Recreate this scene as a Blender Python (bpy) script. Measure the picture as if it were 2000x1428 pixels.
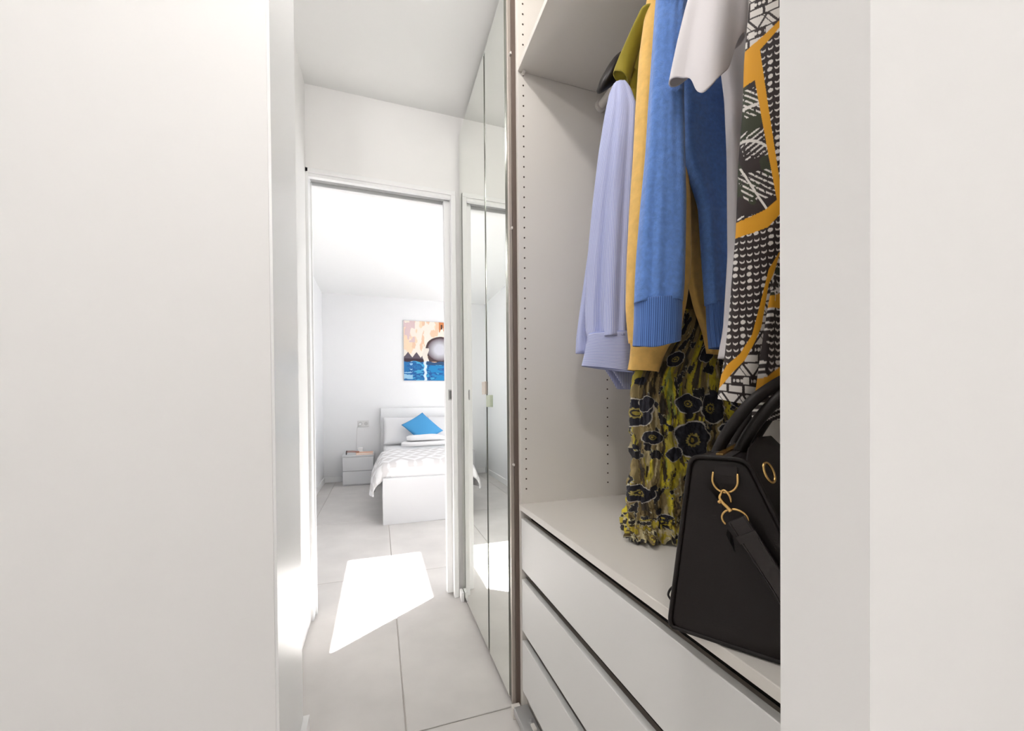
import bpy, bmesh, math, random
import numpy as np
from mathutils import Vector, Matrix

for o in list(bpy.data.objects):
    bpy.data.objects.remove(o, do_unlink=True)
SC = bpy.context.scene
COL = SC.collection
rnd = random.Random(4)

# ------------------------------------------------------------------ camera
FP, CYP, CH = 777.9664, 795.8611, 0.9981          # focal length / principal row in px of the 2000x1428 frame
_yw, _pt, _rl = np.radians([18.542, -0.5785, -0.4708])
F_ = np.array([np.sin(_yw)*np.cos(_pt), np.cos(_yw)*np.cos(_pt), np.sin(_pt)])
_R0 = np.array([np.cos(_yw), -np.sin(_yw), 0.0]); _U0 = np.cross(_R0, F_)
R_ = np.cos(_rl)*_R0 + np.sin(_rl)*_U0
U_ = -np.sin(_rl)*_R0 + np.cos(_rl)*_U0
C_ = np.array([0, 0, CH])
cd = bpy.data.cameras.new('camera'); cam = bpy.data.objects.new('camera', cd); COL.objects.link(cam)
cd.sensor_width = 36; cd.lens = FP/2000*36; cd.shift_y = (CYP-714)/2000; cd.clip_start = .02
cam.matrix_world = Matrix(((R_[0], U_[0], -F_[0], 0), (R_[1], U_[1], -F_[1], 0), (R_[2], U_[2], -F_[2], CH), (0, 0, 0, 1)))
SC.camera = cam
# ------------------------------------------------------------------ world, sun, exposure
w = bpy.data.worlds.new('sky'); SC.world = w; w.use_nodes = True
bg = w.node_tree.nodes['Background']
bg.inputs[0].default_value = (.90, .95, 1, 1); bg.inputs[1].default_value = 2.2
sd = bpy.data.lights.new('sun', 'SUN'); sun = bpy.data.objects.new('sun', sd); COL.objects.link(sun)
sd.energy = 42; sd.angle = .009; sd.color = (1, .985, .975)
SUN_EL = math.radians(60)
sdir = Vector((-.806*math.cos(SUN_EL), -.592*math.cos(SUN_EL), -math.sin(SUN_EL)))
sun.rotation_euler = sdir.to_track_quat('-Z', 'Y').to_euler(); sun.location = (3, 4.5, 6)
vs = SC.view_settings
vs.view_transform = 'Standard'; vs.look = 'None'; vs.exposure = 0.28; vs.gamma = 1.0; vs.use_curve_mapping = False

# ------------------------------------------------------------------ helpers
def ray(px, py): return F_ + (px-1000)/FP*R_ + (CYP-py)/FP*U_
def onX(px, py, X): d = ray(px, py); return C_ + d*X/d[0]
def onY(px, py, Y): d = ray(px, py); return C_ + d*Y/d[1]
def onZ(px, py, Z): d = ray(px, py); return C_ + d*(Z-CH)/d[2]
def lin(c):
    c = np.asarray(c, float)/255.0
    return np.where(c <= .04045, c/12.92, ((c+.055)/1.055)**2.4)
def rgb(*c): return tuple(lin(c)) + (1.0,)

def mat(name, col, rough=.6, metal=0, bump=0, bscale=200, var=0, vscale=6, attr=False, spec=.5, stretch=None, sheen=0):
    m = bpy.data.materials.new(name); m.use_nodes = True
    nt = m.node_tree; b = nt.nodes['Principled BSDF']
    b.inputs['Base Color'].default_value = col; b.inputs['Roughness'].default_value = rough
    b.inputs['Metallic'].default_value = metal; b.inputs['Specular IOR Level'].default_value = spec
    if sheen: b.inputs['Sheen Weight'].default_value = sheen
    tc = nt.nodes.new('ShaderNodeTexCoord'); mp = nt.nodes.new('ShaderNodeMapping')
    nt.links.new(tc.outputs['Object'], mp.inputs['Vector'])
    if stretch: mp.inputs['Scale'].default_value = stretch
    if attr:
        a = nt.nodes.new('ShaderNodeAttribute'); a.attribute_name = 'Col'
        nt.links.new(a.outputs['Color'], b.inputs['Base Color'])
    if var:
        n = nt.nodes.new('ShaderNodeTexNoise'); n.inputs['Scale'].default_value = vscale; n.inputs['Detail'].default_value = 6
        nt.links.new(mp.outputs[0], n.inputs['Vector'])
        r = nt.nodes.new('ShaderNodeMapRange'); r.inputs['From Min'].default_value = .3; r.inputs['From Max'].default_value = .7
        r.inputs['To Min'].default_value = 1-var; r.inputs['To Max'].default_value = 1+var
        nt.links.new(n.outputs['Fac'], r.inputs['Value'])
        mx = nt.nodes.new('ShaderNodeMix'); mx.data_type = 'RGBA'; mx.blend_type = 'MULTIPLY'; mx.inputs['Factor'].default_value = 1
        mx.inputs[6].default_value = col
        if attr: nt.links.new(a.outputs['Color'], mx.inputs[6])
        nt.links.new(r.outputs[0], mx.inputs[7]); nt.links.new(mx.outputs[2], b.inputs['Base Color'])
    if bump:
        n2 = nt.nodes.new('ShaderNodeTexNoise'); n2.inputs['Scale'].default_value = bscale; n2.inputs['Detail'].default_value = 3
        nt.links.new(mp.outputs[0], n2.inputs['Vector'])
        bp = nt.nodes.new('ShaderNodeBump'); bp.inputs['Strength'].default_value = bump; bp.inputs['Distance'].default_value = .002
        nt.links.new(n2.outputs['Fac'], bp.inputs['Height']); nt.links.new(bp.outputs[0], b.inputs['Normal'])
    return m

def uvstripe(m, freq, axis, dark, sharp=.5):
    """multiply the base colour by fine woven stripes running in uv"""
    nt = m.node_tree; b = nt.nodes['Principled BSDF']
    uv = nt.nodes.new('ShaderNodeUVMap'); sp = nt.nodes.new('ShaderNodeSeparateXYZ'); nt.links.new(uv.outputs[0], sp.inputs[0])
    mu = nt.nodes.new('ShaderNodeMath'); mu.operation = 'MULTIPLY'; mu.inputs[1].default_value = freq*2*math.pi
    nt.links.new(sp.outputs[axis], mu.inputs[0])
    sn = nt.nodes.new('ShaderNodeMath'); sn.operation = 'SINE'; nt.links.new(mu.outputs[0], sn.inputs[0])
    mr = nt.nodes.new('ShaderNodeMapRange'); mr.inputs['From Min'].default_value = -sharp; mr.inputs['From Max'].default_value = sharp
    nt.links.new(sn.outputs[0], mr.inputs['Value'])
    mx = nt.nodes.new('ShaderNodeMix'); mx.data_type = 'RGBA'
    nt.links.new(mr.outputs[0], mx.inputs['Factor']); mx.inputs[6].default_value = b.inputs['Base Color'].default_value; mx.inputs[7].default_value = dark
    nt.links.new(mx.outputs[2], b.inputs['Base Color'])
    return m

def tag(o, label=None, cat=None, group=None, kind=None):
    if label: o['label'] = label
    if cat: o['category'] = cat
    if group: o['group'] = group
    if kind: o['kind'] = kind
    return o

def empty(name, loc, label, cat, group=None):
    o = bpy.data.objects.new(name, None); COL.objects.link(o); o.location = loc; o.empty_display_size = .05
    return tag(o, label, cat, group)

def root_loc(p):
    v = Vector((0, 0, 0))
    while p is not None: v += p.location; p = p.parent
    return v

def put(name, me, m, parent=None, smooth=False, loc=None):
    """link mesh (vertices in world metres) as an object whose origin is the parent's origin or loc"""
    o = bpy.data.objects.new(name, me); COL.objects.link(o)
    if parent is not None: off = root_loc(parent); o.parent = parent
    else:
        if loc is None:
            co = np.empty(len(me.vertices)*3); me.vertices.foreach_get('co', co); co = co.reshape(-1, 3)
            loc = ((co[:, 0].min()+co[:, 0].max())/2, (co[:, 1].min()+co[:, 1].max())/2, co[:, 2].min())
        off = Vector(loc); o.location = off
    me.transform(Matrix.Translation(-off))
    if m: me.materials.append(m)
    if smooth: me.shade_smooth()
    return o

def bmesh_to(bm):
    me = bpy.data.meshes.new('m'); bmesh.ops.recalc_face_normals(bm, faces=bm.faces); bm.to_mesh(me); bm.free(); return me

def boxes(*bs, bevel=0, seg=2):
    bm = bmesh.new()
    for x0, x1, y0, y1, z0, z1 in bs:
        b2 = bmesh.new()
        bmesh.ops.create_cube(b2, size=1, matrix=Matrix.Translation(((x0+x1)/2, (y0+y1)/2, (z0+z1)/2)) @ Matrix.Diagonal((abs(x1-x0), abs(y1-y0), abs(z1-z0), 1)))
        if bevel: bmesh.ops.bevel(b2, geom=b2.edges[:], offset=bevel, segments=seg, profile=.5, affect='EDGES')
        t = bpy.data.meshes.new('t'); b2.to_mesh(t); b2.free(); bm.from_mesh(t); bpy.data.meshes.remove(t)
    return bmesh_to(bm)

def box(name, b, m, parent=None, bevel=0, seg=2): return put(name, boxes(b, bevel=bevel, seg=seg), m, parent)

def grid_mesh(P, closed_u=False, caps=(False, False), uv=None, col=None):
    """P: (rows, n, 3) points -> quad mesh; closed_u joins last column to first"""
    m, n, _ = P.shape
    co = P.reshape(-1, 3)
    i = np.arange(m-1)[:, None]; nn = n if closed_u else n-1
    j = np.arange(nn)[None, :]; j2 = (j+1) % n
    q = np.stack([i*n+j, i*n+j2, (i+1)*n+j2, (i+1)*n+j], -1).reshape(-1, 4)
    faces = q.tolist(); verts = co.tolist(); cc = None if col is None else col.reshape(-1, 3).tolist()
    for e, row in ((0, 0), (1, m-1)):
        if caps[e]:
            k = len(verts); verts.append(P[row].mean(0).tolist())
            if cc is not None: cc.append(col[row].mean(0).tolist())
            for a in range(n):
                b = (a+1) % n
                faces.append([row*n+b, row*n+a, k] if e == 0 else [row*n+a, row*n+b, k])
    me = bpy.data.meshes.new('m'); me.from_pydata(verts, [], faces)
    if uv is not None:
        ul = me.uv_layers.new(name='UVMap')
        vi = np.empty(len(me.loops), int); me.loops.foreach_get('vertex_index', vi)
        U = np.zeros((len(verts), 2)); U[:m*n] = uv.reshape(-1, 2)
        ul.data.foreach_set('uv', U[vi].astype(np.float32).ravel())
    if cc is not None:
        ca = me.color_attributes.new('Col', 'FLOAT_COLOR', 'POINT')
        A = np.ones((len(verts), 4), np.float32); A[:, :3] = np.array(cc); ca.data.foreach_set('color', A.ravel())
    me.update(); return me

def curve_tube(pts, r, n=10, sub=6, closed=False, squash=1.0, caps=True):
    """tube of radius r (or list) along a smoothed polyline"""
    pts = [Vector(p) for p in pts]; N = len(pts); out = []; rr = []
    rad = r if isinstance(r, (list, tuple)) else [r]*N
    segs = N if closed else N-1
    for i in range(segs):
        p1, p2 = pts[i], pts[(i+1) % N]
        p0 = pts[i-1] if (closed or i > 0) else p1*2-p2
        p3 = pts[(i+2) % N] if (closed or i+2 < N) else p2*2-p1
        for s in range(sub):
            t = s/sub
            out.append(.5*((2*p1)+(p2-p0)*t+(2*p0-5*p1+4*p2-p3)*t*t+(3*p1-p0-3*p2+p3)*t**3))
            rr.append(rad[i]*(1-t)+rad[(i+1) % N]*t)
    if not closed: out.append(pts[-1]); rr.append(rad[-1])
    M = len(out); P = np.zeros((M+(1 if closed else 0), n, 3)); nrm = None
    for i in range(M):
        a = out[i-1] if (closed or i > 0) else out[i]; b = out[(i+1) % M] if (closed or i+1 < M) else out[i]
        T = (b-a).normalized()
        if nrm is None: nrm = T.orthogonal().normalized()
        nrm = (nrm-T*nrm.dot(T)).normalized(); bn = T.cross(nrm)
        for k in range(n):
            th = 2*math.pi*k/n
            P[i, k] = out[i]+(nrm*math.cos(th)+bn*math.sin(th)*squash)*rr[i]
    if closed: P[M] = P[0]
    return grid_mesh(P, True, (not closed and caps,)*2)

def ribbon(pts, width_dir, wdt, thick):
    """flat strap of rectangular section along pts"""
    pts = [Vector(p) for p in pts]; P = []
    for i, p in enumerate(pts):
        T = (pts[min(i+1, len(pts)-1)]-pts[max(i-1, 0)]).normalized()
        W = Vector(width_dir); W = (W-T*W.dot(T)).normalized(); N = T.cross(W)
        P.append([p+W*wdt/2+N*thick/2, p-W*wdt/2+N*thick/2, p-W*wdt/2-N*thick/2, p+W*wdt/2-N*thick/2])
    return grid_mesh(np.array([[list(v) for v in r] for r in P]), True, (True, True))

def cyl(name, p0, p1, r, m, parent=None, n=24, smooth=True):
    p0, p1 = Vector(p0), Vector(p1); T = (p1-p0).normalized(); a = T.orthogonal().normalized(); b = T.cross(a)
    P = np.array([[list(p+(a*math.cos(2*math.pi*k/n)+b*math.sin(2*math.pi*k/n))*r) for k in range(n)] for p in (p0, p1)])
    me = grid_mesh(P, True, (True, True)); o = put(name, me, m, parent)
    return o

def vnoise(x, y, seed=0):
    """smooth value noise, numpy"""
    xi, yi = np.floor(x).astype(int), np.floor(y).astype(int); fx, fy = x-xi, y-yi
    def h(a, b):
        n = (a*374761393+b*668265263+seed*982451653) & 0x7fffffff
        n = ((n ^ (n >> 13))*1274126177) & 0x7fffffff
        return ((n ^ (n >> 16)) & 0xffff)/65535.0
    sx, sy = fx*fx*(3-2*fx), fy*fy*(3-2*fy)
    return (h(xi, yi)*(1-sx)+h(xi+1, yi)*sx)*(1-sy)+(h(xi, yi+1)*(1-sx)+h(xi+1, yi+1)*sx)*sy

def fbm(x, y, seed=0, o=4):
    s = 0; a = .5
    for k in range(o): s = s+a*vnoise(x*2**k, y*2**k, seed+k); a *= .5
    return s

# ------------------------------------------------------------------ materials
M_wall = mat('white wall paint', rgb(246, 245, 244), .85, bump=.05, bscale=90, spec=.2)
M_ceil = mat('white ceiling paint', rgb(247, 247, 246), .9, spec=.2)
M_white = mat('white lacquer', rgb(238, 238, 238), .4)
M_frame = mat('white door lacquer', rgb(246, 246, 246), .45)
M_case = mat('white casing lacquer', rgb(250, 250, 250), .35)
M_walldim = mat('dimmed white wall paint', rgb(238, 238, 239), .85, spec=.2)  # wall paint in a greyer copy, offsetting the strong light in the bedroom
M_tile = mat('grey porcelain tile', rgb(208, 204, 201), .42, var=.08, vscale=4, bump=.03, bscale=40)
M_grout = mat('pale grout', rgb(194, 188, 183), .9)
M_carc = mat('off white melamine', rgb(226, 221, 214), .5, bump=.08, bscale=900)
M_draw = mat('white melamine drawer front', rgb(228, 227, 225), .5, spec=.35)
M_gapshade = mat('painted gap shade', rgb(34, 27, 22), .8)  # shade of the drawer gaps put into a colour
M_mirror = mat('mirror glass', (.85, .868, .825, 1), .01, 1)
M_medge = mat('dark mirror edge', rgb(74, 74, 64), .3, .3)
M_alu = mat('champagne aluminium', rgb(184, 175, 166), .42, .4)
M_steel = mat('brushed steel', rgb(184, 184, 184), .42, .55)
M_rail = mat('white rail enamel', rgb(225, 220, 214), .35)
M_hole = mat('dark drill hole', rgb(70, 55, 45), .8)

# ------------------------------------------------------------------ setting: key numbers
XW = .402          # mirror door plane
XD = .4258         # drawer front plane
YP = 1.1919        # inner face of the far side panel of the open wardrobe
YDW, YDB = 2.04, 2.14   # door wall front / back face
ZC = 2.47          # corridor ceiling
XBL, XBR, YBB = -.67, 3.0, 5.6   # bedroom
ZB = 2.43         # flat bedroom ceiling
def zslope(y): return ZB

# floor with tiles as children
floor = put('floor', boxes((-1.95, 3.1, -1.6, 5.7, -.06, -.004)), M_grout); tag(floor, kind='structure', label='pale grey floor of large porcelain tiles')
tile_me = boxes((.0, .596, 0, 1.196, -.004, 0), bevel=.0015, seg=1)
tile_me.materials.append(M_tile)
for ix in range(-4, 5):
    for iy in range(-3, 4):
        x0, y0 = .072+ix*.6, 1.238+iy*1.2
        x1, y1 = min(x0+.596, 3.09), min(y0+1.196, 5.69)
        if x0 < -1.94 or y0 < -1.6: 
            pass
        cx0, cy0 = max(x0, -1.94), max(y0, -1.59)
        if x1-cx0 < .02 or y1-cy0 < .02: continue
        if (cx0, cy0, round(x1-x0, 4), round(y1-y0, 4)) == (x0, y0, .596, 1.196):
            o = bpy.data.objects.new('tile', tile_me); COL.objects.link(o); o.parent = floor
            o.location = Vector((x0, y0, 0))-floor.location
        else:
            o = box('tile', (cx0, x1, cy0, y1, -.004, 0), M_tile, floor, bevel=.0015, seg=1)

def struct(name, bs, m, label=None, bevel=0):
    o = put(name, boxes(*bs, bevel=bevel), m); return tag(o, label, kind='structure')

struct('ceiling', [(-1.95, 1.6, -1.6, YDW, ZC, ZC+.08)], M_ceil, 'flat white ceiling over the corridor')
# hall walls (the camera stands in the hall)
struct('wall_near_left', [(-1.9, -.2255, 1.01, 1.30, 0, ZC)], M_wall, 'white wall block ending beside the corridor')
struct('wall_hall_left', [(-1.95, -1.85, -1.5, 1.01, 0, ZC)], M_wall)
struct('wall_hall_back', [(-1.95, 1.6, -1.6, -1.5, 0, ZC)], M_wall)
struct('wall_near_right', [(.2475, 1.6, .14, .19, 0, ZC)], M_wall, 'thin white partition at the near end of the wardrobe')
struct('wall_hall_right', [(1.5, 1.6, -1.5, .14, 0, ZC)], M_wall)
struct('wall_behind_wardrobe', [(1.06, 1.16, .19, YDW, 0, ZC)], M_wall)
struct('wall_corridor_left', [(-.42, -.305, 1.30, YDW, 0, ZC)], M_wall, 'white left wall of the short corridor')
struct('trim_1', [(-.2255, -.2195, 1.012, 1.298, 0, ZC)], M_case, 'white lacquered casing on the end of the near wall')
struct('baseboard_near_left', [(-1.85, -.2255, .995, 1.01, 0, .075), (-.2195, -.2045, 1.012, 1.30, 0, .075), (-.305, -.2045, 1.30, 1.312, 0, .075)], M_frame, 'white baseboard around the near wall end')
# door wall with opening
OL, OR, OT = -.293, .361, 2.047
struct('wall_door', [(-.72, -.305, YDW, YDB, 0, 2.55), (.372, 3.05, YDW, 2.062, 0, 2.55), (.372, 3.05, 2.112, YDB, 0, 2.55),
                     (-.305, .372, YDW, YDB, 2.083, 2.55)], M_wall, 'white wall with the doorway to the bedroom')
df = tag(put('door_1', boxes((-.306, OL, 2.026, YDB+.01, 0, 2.0835), bevel=.002), M_frame), 'white frame of the sliding bedroom door', kind='structure')
box('door_head_casing', (-.306, .385, 2.026, 2.058, 2.062, 2.0835), M_frame, df, .002)
box('door_head_lip', (-.293, .361, 2.034, 2.056, OT, 2.0625), M_frame, df, .001)
box('door_head_casing', (-.306, .385, 2.116, YDB+.01, OT, 2.0835), M_frame, df, .002)
box('door_track', (-.293, .361, 2.070, 2.106, 2.060, 2.083), M_steel, df)
box('door_casing', (OR, .385, 2.026, 2.062, 0, 2.062), M_frame, df, .002)
box('door_casing', (OR, .385, 2.112, YDB+.01, 0, 2.06), M_frame, df, .002)
box('stop_bead', (OL, OL+.006, 2.085, 2.10, 0, OT), M_frame, df)
leaf = box('sliding_door', (.331, .95, 2.068, 2.106, .012, 2.052), M_frame, df, .002)
pl = box('finger_pull', (.345, .372, 2.0655, 2.068, 1.018, 1.072), M_steel, leaf)
box('finger_pull_recess', (.350, .368, 2.0645, 2.0656, 1.024, 1.066), mat('pull shadow grey', rgb(120, 120, 118), .5, .6), leaf)

# bedroom shell
struct('wall_bedroom_left', [(XBL-.1, XBL, YDB, YBB+.1, 0, 2.5)], M_walldim)
struct('wall_bedroom_back', [(XBL-.1, XBR+.1, YBB, YBB+.1, 0, 2.5)], M_walldim, 'white back wall of the bedroom')
WY0, WY1, WZ0, WZ1 = 2.6, 5.0, .4, 2.3
struct('wall_bedroom_right', [(XBR, XBR+.12, YDB, WY0, 0, 2.5), (XBR, XBR+.12, WY1, YBB+.1, 0, 2.5), (XBR, XBR+.12, WY0, WY1, 0, WZ0), (XBR, XBR+.12, WY0, WY1, WZ1, 2.5)], M_walldim)
fill_win = struct('added_window', [(XBR+.03, XBR+.08, WY0, WY1, WZ0, WZ0+.06), (XBR+.03, XBR+.08, WY0, WY1, WZ1-.06, WZ1), (XBR+.03, XBR+.08, WY0, WY0+.06, WZ0, WZ1), (XBR+.03, XBR+.08, WY1-.06, WY1, WZ0, WZ1), (XBR+.03, XBR+.08, 3.77, 3.83, WZ0, WZ1)], M_frame, 'added unseen white framed window in the bedroom side wall')  # added window out of view, lets more daylight into the bedroom
# sloped ceiling with a skylight opening: patch on the floor x -.187...268, y up to 2.75
te = math.tan(SUN_EL); kx, ky = .806/te, .592/te
sy1 = 2.75+ky*ZB; sy0 = 1.60+ky*ZB
zc_ = zslope((sy0+sy1)/2)
sx0, sx1 = -.187+kx*zslope((sy0+sy1)/2), .268+kx*zslope((sy0+sy1)/2)
def slope_slab(x0, x1, y0, y1, bm, t=.03):
    vs_ = [bm.verts.new((x, y, zslope(y)+dz)) for dz in (0, t) for x, y in ((x0, y0), (x1, y0), (x1, y1), (x0, y1))]
    for f in ((0, 1, 2, 3), (7, 6, 5, 4), (0, 4, 5, 1), (1, 5, 6, 2), (2, 6, 7, 3), (3, 7, 4, 0)): bm.faces.new([vs_[i] for i in f])
bm = bmesh.new()
slope_slab(XBL-.1, sx0, YDB-.05, YBB+.1, bm); slope_slab(sx1, XBR+.1, YDB-.05, YBB+.1, bm)
slope_slab(sx0, sx1, YDB-.05, sy0, bm); slope_slab(sx0, sx1, sy1, YBB+.1, bm)
tag(put('ceiling_bedroom', bmesh_to(bm), M_ceil), 'flat white bedroom ceiling with a skylight', kind='structure')
bm = bmesh.new()
for a in ((sx0-.05, sx0, sy0-.05, sy1+.05), (sx1, sx1+.05, sy0-.05, sy1+.05), (sx0, sx1, sy0-.05, sy0), (sx0, sx1, sy1, sy1+.05)): slope_slab(*a, bm, t=.04)
tag(put('window_2', bmesh_to(bm), M_frame), 'white skylight frame in the bedroom ceiling', kind='structure')
struct('baseboard_bedroom', [(XBL, XBL+.012, YDB, YBB, 0, .07), (XBL, .0, YBB-.012, YBB, 0, .07), (1.25, XBR, YBB-.012, YBB, 0, .07)], M_frame, 'low white baseboard of the bedroom')

# daylight portal in the added side window
def portal(name, loc, sx, sy, rot):
    l = bpy.data.lights.new(name, 'AREA'); l.shape = 'RECTANGLE'; l.size = sx; l.size_y = sy
    l.cycles.is_portal = True
    o = bpy.data.objects.new(name, l); COL.objects.link(o); o.location = loc; o.rotation_euler = rot
portal('added_window_portal', (XBR+.1, (WY0+WY1)/2, (WZ0+WZ1)/2), WZ1-WZ0, WY1-WY0, (0, math.radians(90), 0))

# ------------------------------------------------------------------ ceiling downlights (wardrobe lamp inferred from the shelf shadow, others added fill)
M_glow = bpy.data.materials.new('lamp glow'); M_glow.use_nodes = True
_b = M_glow.node_tree.nodes['Principled BSDF']; _b.inputs['Emission Color'].default_value = (1, .9, .78, 1); _b.inputs['Emission Strength'].default_value = 6
def downlight(x, y, power, label, rad=.03):
    e = empty('ceiling_downlight', (x, y, ZC), label, 'downlight', 'round lamps on the corridor ceiling')
    n = 24
    def ring(r, z): return [[x+r*math.cos(2*math.pi*k/n), y+r*math.sin(2*math.pi*k/n), ZC+z] for k in range(n)]
    put('base_ring', grid_mesh(np.array([ring(r, z) for r, z in ((.02, 0), (.045, 0), (.047, -.010), (.04, -.018), (.02, -.018))]), True, (False, True)), M_white, e, True)
    cyl('stem', (x, y, ZC-.018), (x, y, ZC-.045), .008, M_white, e, 12)
    put('bulb_cap', grid_mesh(np.array([ring(r, z) for r, z in ((.008, -.045), (.018, -.046), (.02, -.052))]), True, (True, False)), M_glow, e, True)
    l = bpy.data.lights.new('downlight_lamp', 'POINT'); l.energy = power; l.color = (1, .972, .945)
    l.shadow_soft_size = rad
    o = bpy.data.objects.new('downlight_lamp', l); COL.objects.link(o); o.location = (x, y, ZC-.075)
downlight(.06, .42, 8.4, 'round white ceiling lamp before the open wardrobe')
downlight(.06, 1.02, 3.2, 'added round white ceiling lamp between the wall end and the wardrobe')  # added lamp out of view, brightens the wall end and corridor
downlight(-.55, -1.15, 23.5, 'added round white ceiling lamp in the middle of the hall', .05)  # added fill lamp behind the camera for the near left wall
downlight(.75, -.9, 6.5, 'added round white ceiling lamp in the hall corner behind the partition', .05)  # added fill lamp behind the camera for the partition face

# ------------------------------------------------------------------ mirror wardrobe
mw = empty('mirror_wardrobe', ((XW+1.0)/2, 1.62, 0), 'tall fitted wardrobe with two full height mirror doors beside the doorway', 'wardrobe')
YS, YN, YE = 1.5037, 1.2324, 2.018
box('body', (.428, 1.0, 1.2324, YE, .024, 2.36), M_carc, mw)
box('plinth', (.412, .99, 1.2324, YE, 0, .024), mat('grey plinth', rgb(150, 143, 140), .5), mw)
for y0, y1, nm in ((YS+.003, YE, 'a'), (YN+.004, YS-.003, 'b')):
    d = box('mirror_door', (XW+.004, .424, y0, y1, .024, 2.362), M_medge, mw); d['label'] = 'mirror door with thin dark edge'
    box('mirror_glass', (XW, XW+.0045, y0+(.007 if nm == 'a' else .014), y1-(.002 if nm == 'a' else .007), .0255, 2.3585), M_mirror, d)
    if nm == 'a': box('pull_tab', (XW-.006, XW+.001, y0+.002, y0+.055, 1.035, 1.085), mat('beige pull', rgb(214, 204, 192), .5), d, .001)
    else: box('pull_tab', (XW-.006, XW+.001, y1-.06, y1-.004, .985, 1.03), mat('pale green pull', rgb(196, 204, 184), .5), d, .001)
box('edge_profile', (XW+.001, .4305, 1.2205, 1.2318, .012, 2.362), M_alu, mw, .002)
box('edge_groove', (XW+.012, .4305, 1.2102, 1.2205, .012, 2.362), mat('brown groove', rgb(98, 84, 76), .6), mw)
for z in (2.115, 1.56, .80): cyl('edge_pin', (.412, 1.2105, z), (.412, 1.2206, z), .004, M_rail, mw, 10)
box('corner_filler', (.386, .400, 1.972, 2.025, 0, .045), M_frame, mw, .001)

# ------------------------------------------------------------------ open wardrobe
ow = empty('open_wardrobe', (.71, .69, 0), 'open off-white wardrobe with hanging rail above three wide drawers', 'wardrobe')
XF, XBK = .4258, 1.0
side = box('side_panel', (XF+.001, XBK, YP, YP+.018, .02, 2.36), M_carc, ow, .0008, 1)
box('side_panel', (XF+.001, XBK, .192, .21, .02, 2.36), M_carc, ow, .0008, 1)
box('back_panel', (XBK-.006, XBK, .21, YP, .05, 2.36), M_carc, ow)
box('top_panel', (XF+.005, XBK-.006, .21, YP, 2.342, 2.36), M_carc, ow)
box('bottom_panel', (XF+.03, XBK-.006, .21, YP, .058, .076), M_carc, ow)
box('upper_shelf', (XF+.002, XBK-.006, .21, YP-.001, 2.045, 2.063), M_carc, ow, .001)
box('drawer_top_shelf', (XF-.004, XBK-.006, .21, YP-.001, .6596, .6776), M_carc, ow, .0015)
bm = bmesh.new()
zh = 2.2603
for xx, ks in ((.446, range(0, 50)), (.745, range(0, 50))):
    for k in ks:
        z = zh-.032*k
        if z < .70 or abs(z-2.054) < .014: continue
        bmesh.ops.create_cone(bm, cap_ends=True, segments=10, radius1=.0026, radius2=.0026, depth=.002,
                              matrix=Matrix.Translation((xx, YP, z)) @ Matrix.Rotation(math.pi/2, 4, 'X'))
tag(put('peg_hole', bmesh_to(bm), M_hole, side), 'two columns of small dark peg holes', kind='stuff')
cyl('shelf_pin', (.445, YP, 2.040), (.445, YP-.012, 2.040), .005, M_rail, ow, 12)
cyl('shelf_pin', (.745, YP, 2.040), (.745, YP-.012, 2.040), .005, M_rail, ow, 12)
# drawers: separate fronts with recessed grip lips
zt = [.6335, .4405, .2445]; zb = [.4725, .276, .083]
for i in range(3):
    d = put('drawer', boxes((XD, XD+.016, .214, YP-.006, zb[i], zt[i]), bevel=.0015), M_draw, ow)
    box('grip_rail', (XD+.016, XD+.028, .214, YP-.006, zt[i]-.02, zt[i]-.004), M_alu, d)
    box('drawer_box', (XD+.05, XBK-.03, .24, YP-.03, zb[i]+.02, zt[i]-.035), M_carc, d)
box('drawer_gap_shade', (XD+.035, XD+.045, .212, YP-.004, .08, .655), M_gapshade, ow)  # dark panel behind the fronts, paints in the shade of the gaps
box('plinth', (XF+.02, XF+.036, .21, YP, 0, .06), M_carc, ow)
tr = box('sliding_track', (.394, .440, .195, 1.182, .018, .040), M_steel, ow, .002)
box('track_base', (.402, .436, .195, 1.182, 0, .018), M_rail, tr)
box('track_end_cap', (.392, .420, 1.182, 1.205, 0, .034), M_rail, tr, .002)
cyl('track_screw', (.424, 1.115, .040), (.424, 1.115, .050), .005, M_steel, tr, 12)
box('track_stop', (.418, .430, 1.075, 1.098, .040, .046), M_rail, tr, .001)
# hanging rail
RX, RZ = .723, 2.000
cyl('hanging_rail', (RX, .212, RZ), (RX, YP-.001, RZ), .0125, M_rail, ow)
for y0, y1 in ((YP-.001, YP-.013), (.211, .223)):
    fl = cyl('rail_flange', (RX, y0, RZ), (RX, y1, RZ), .020, M_rail, ow)

# ------------------------------------------------------------------ clothes
def smooth_rows(rows, m):
    rows = np.array(rows, float); t = np.linspace(rows[0, 0], rows[-1, 0], m)
    out = [t]
    k = max(3, m//18) | 1; ker = np.hanning(k+2)[1:-1]; ker /= ker.sum()
    for c in range(1, rows.shape[1]):
        v = np.interp(t, rows[:, 0], rows[:, c]); vp = np.pad(v, k//2, 'reflect', reflect_type='odd'); out.append(np.convolve(vp, ker, 'valid'))
    return np.array(out).T

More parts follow.
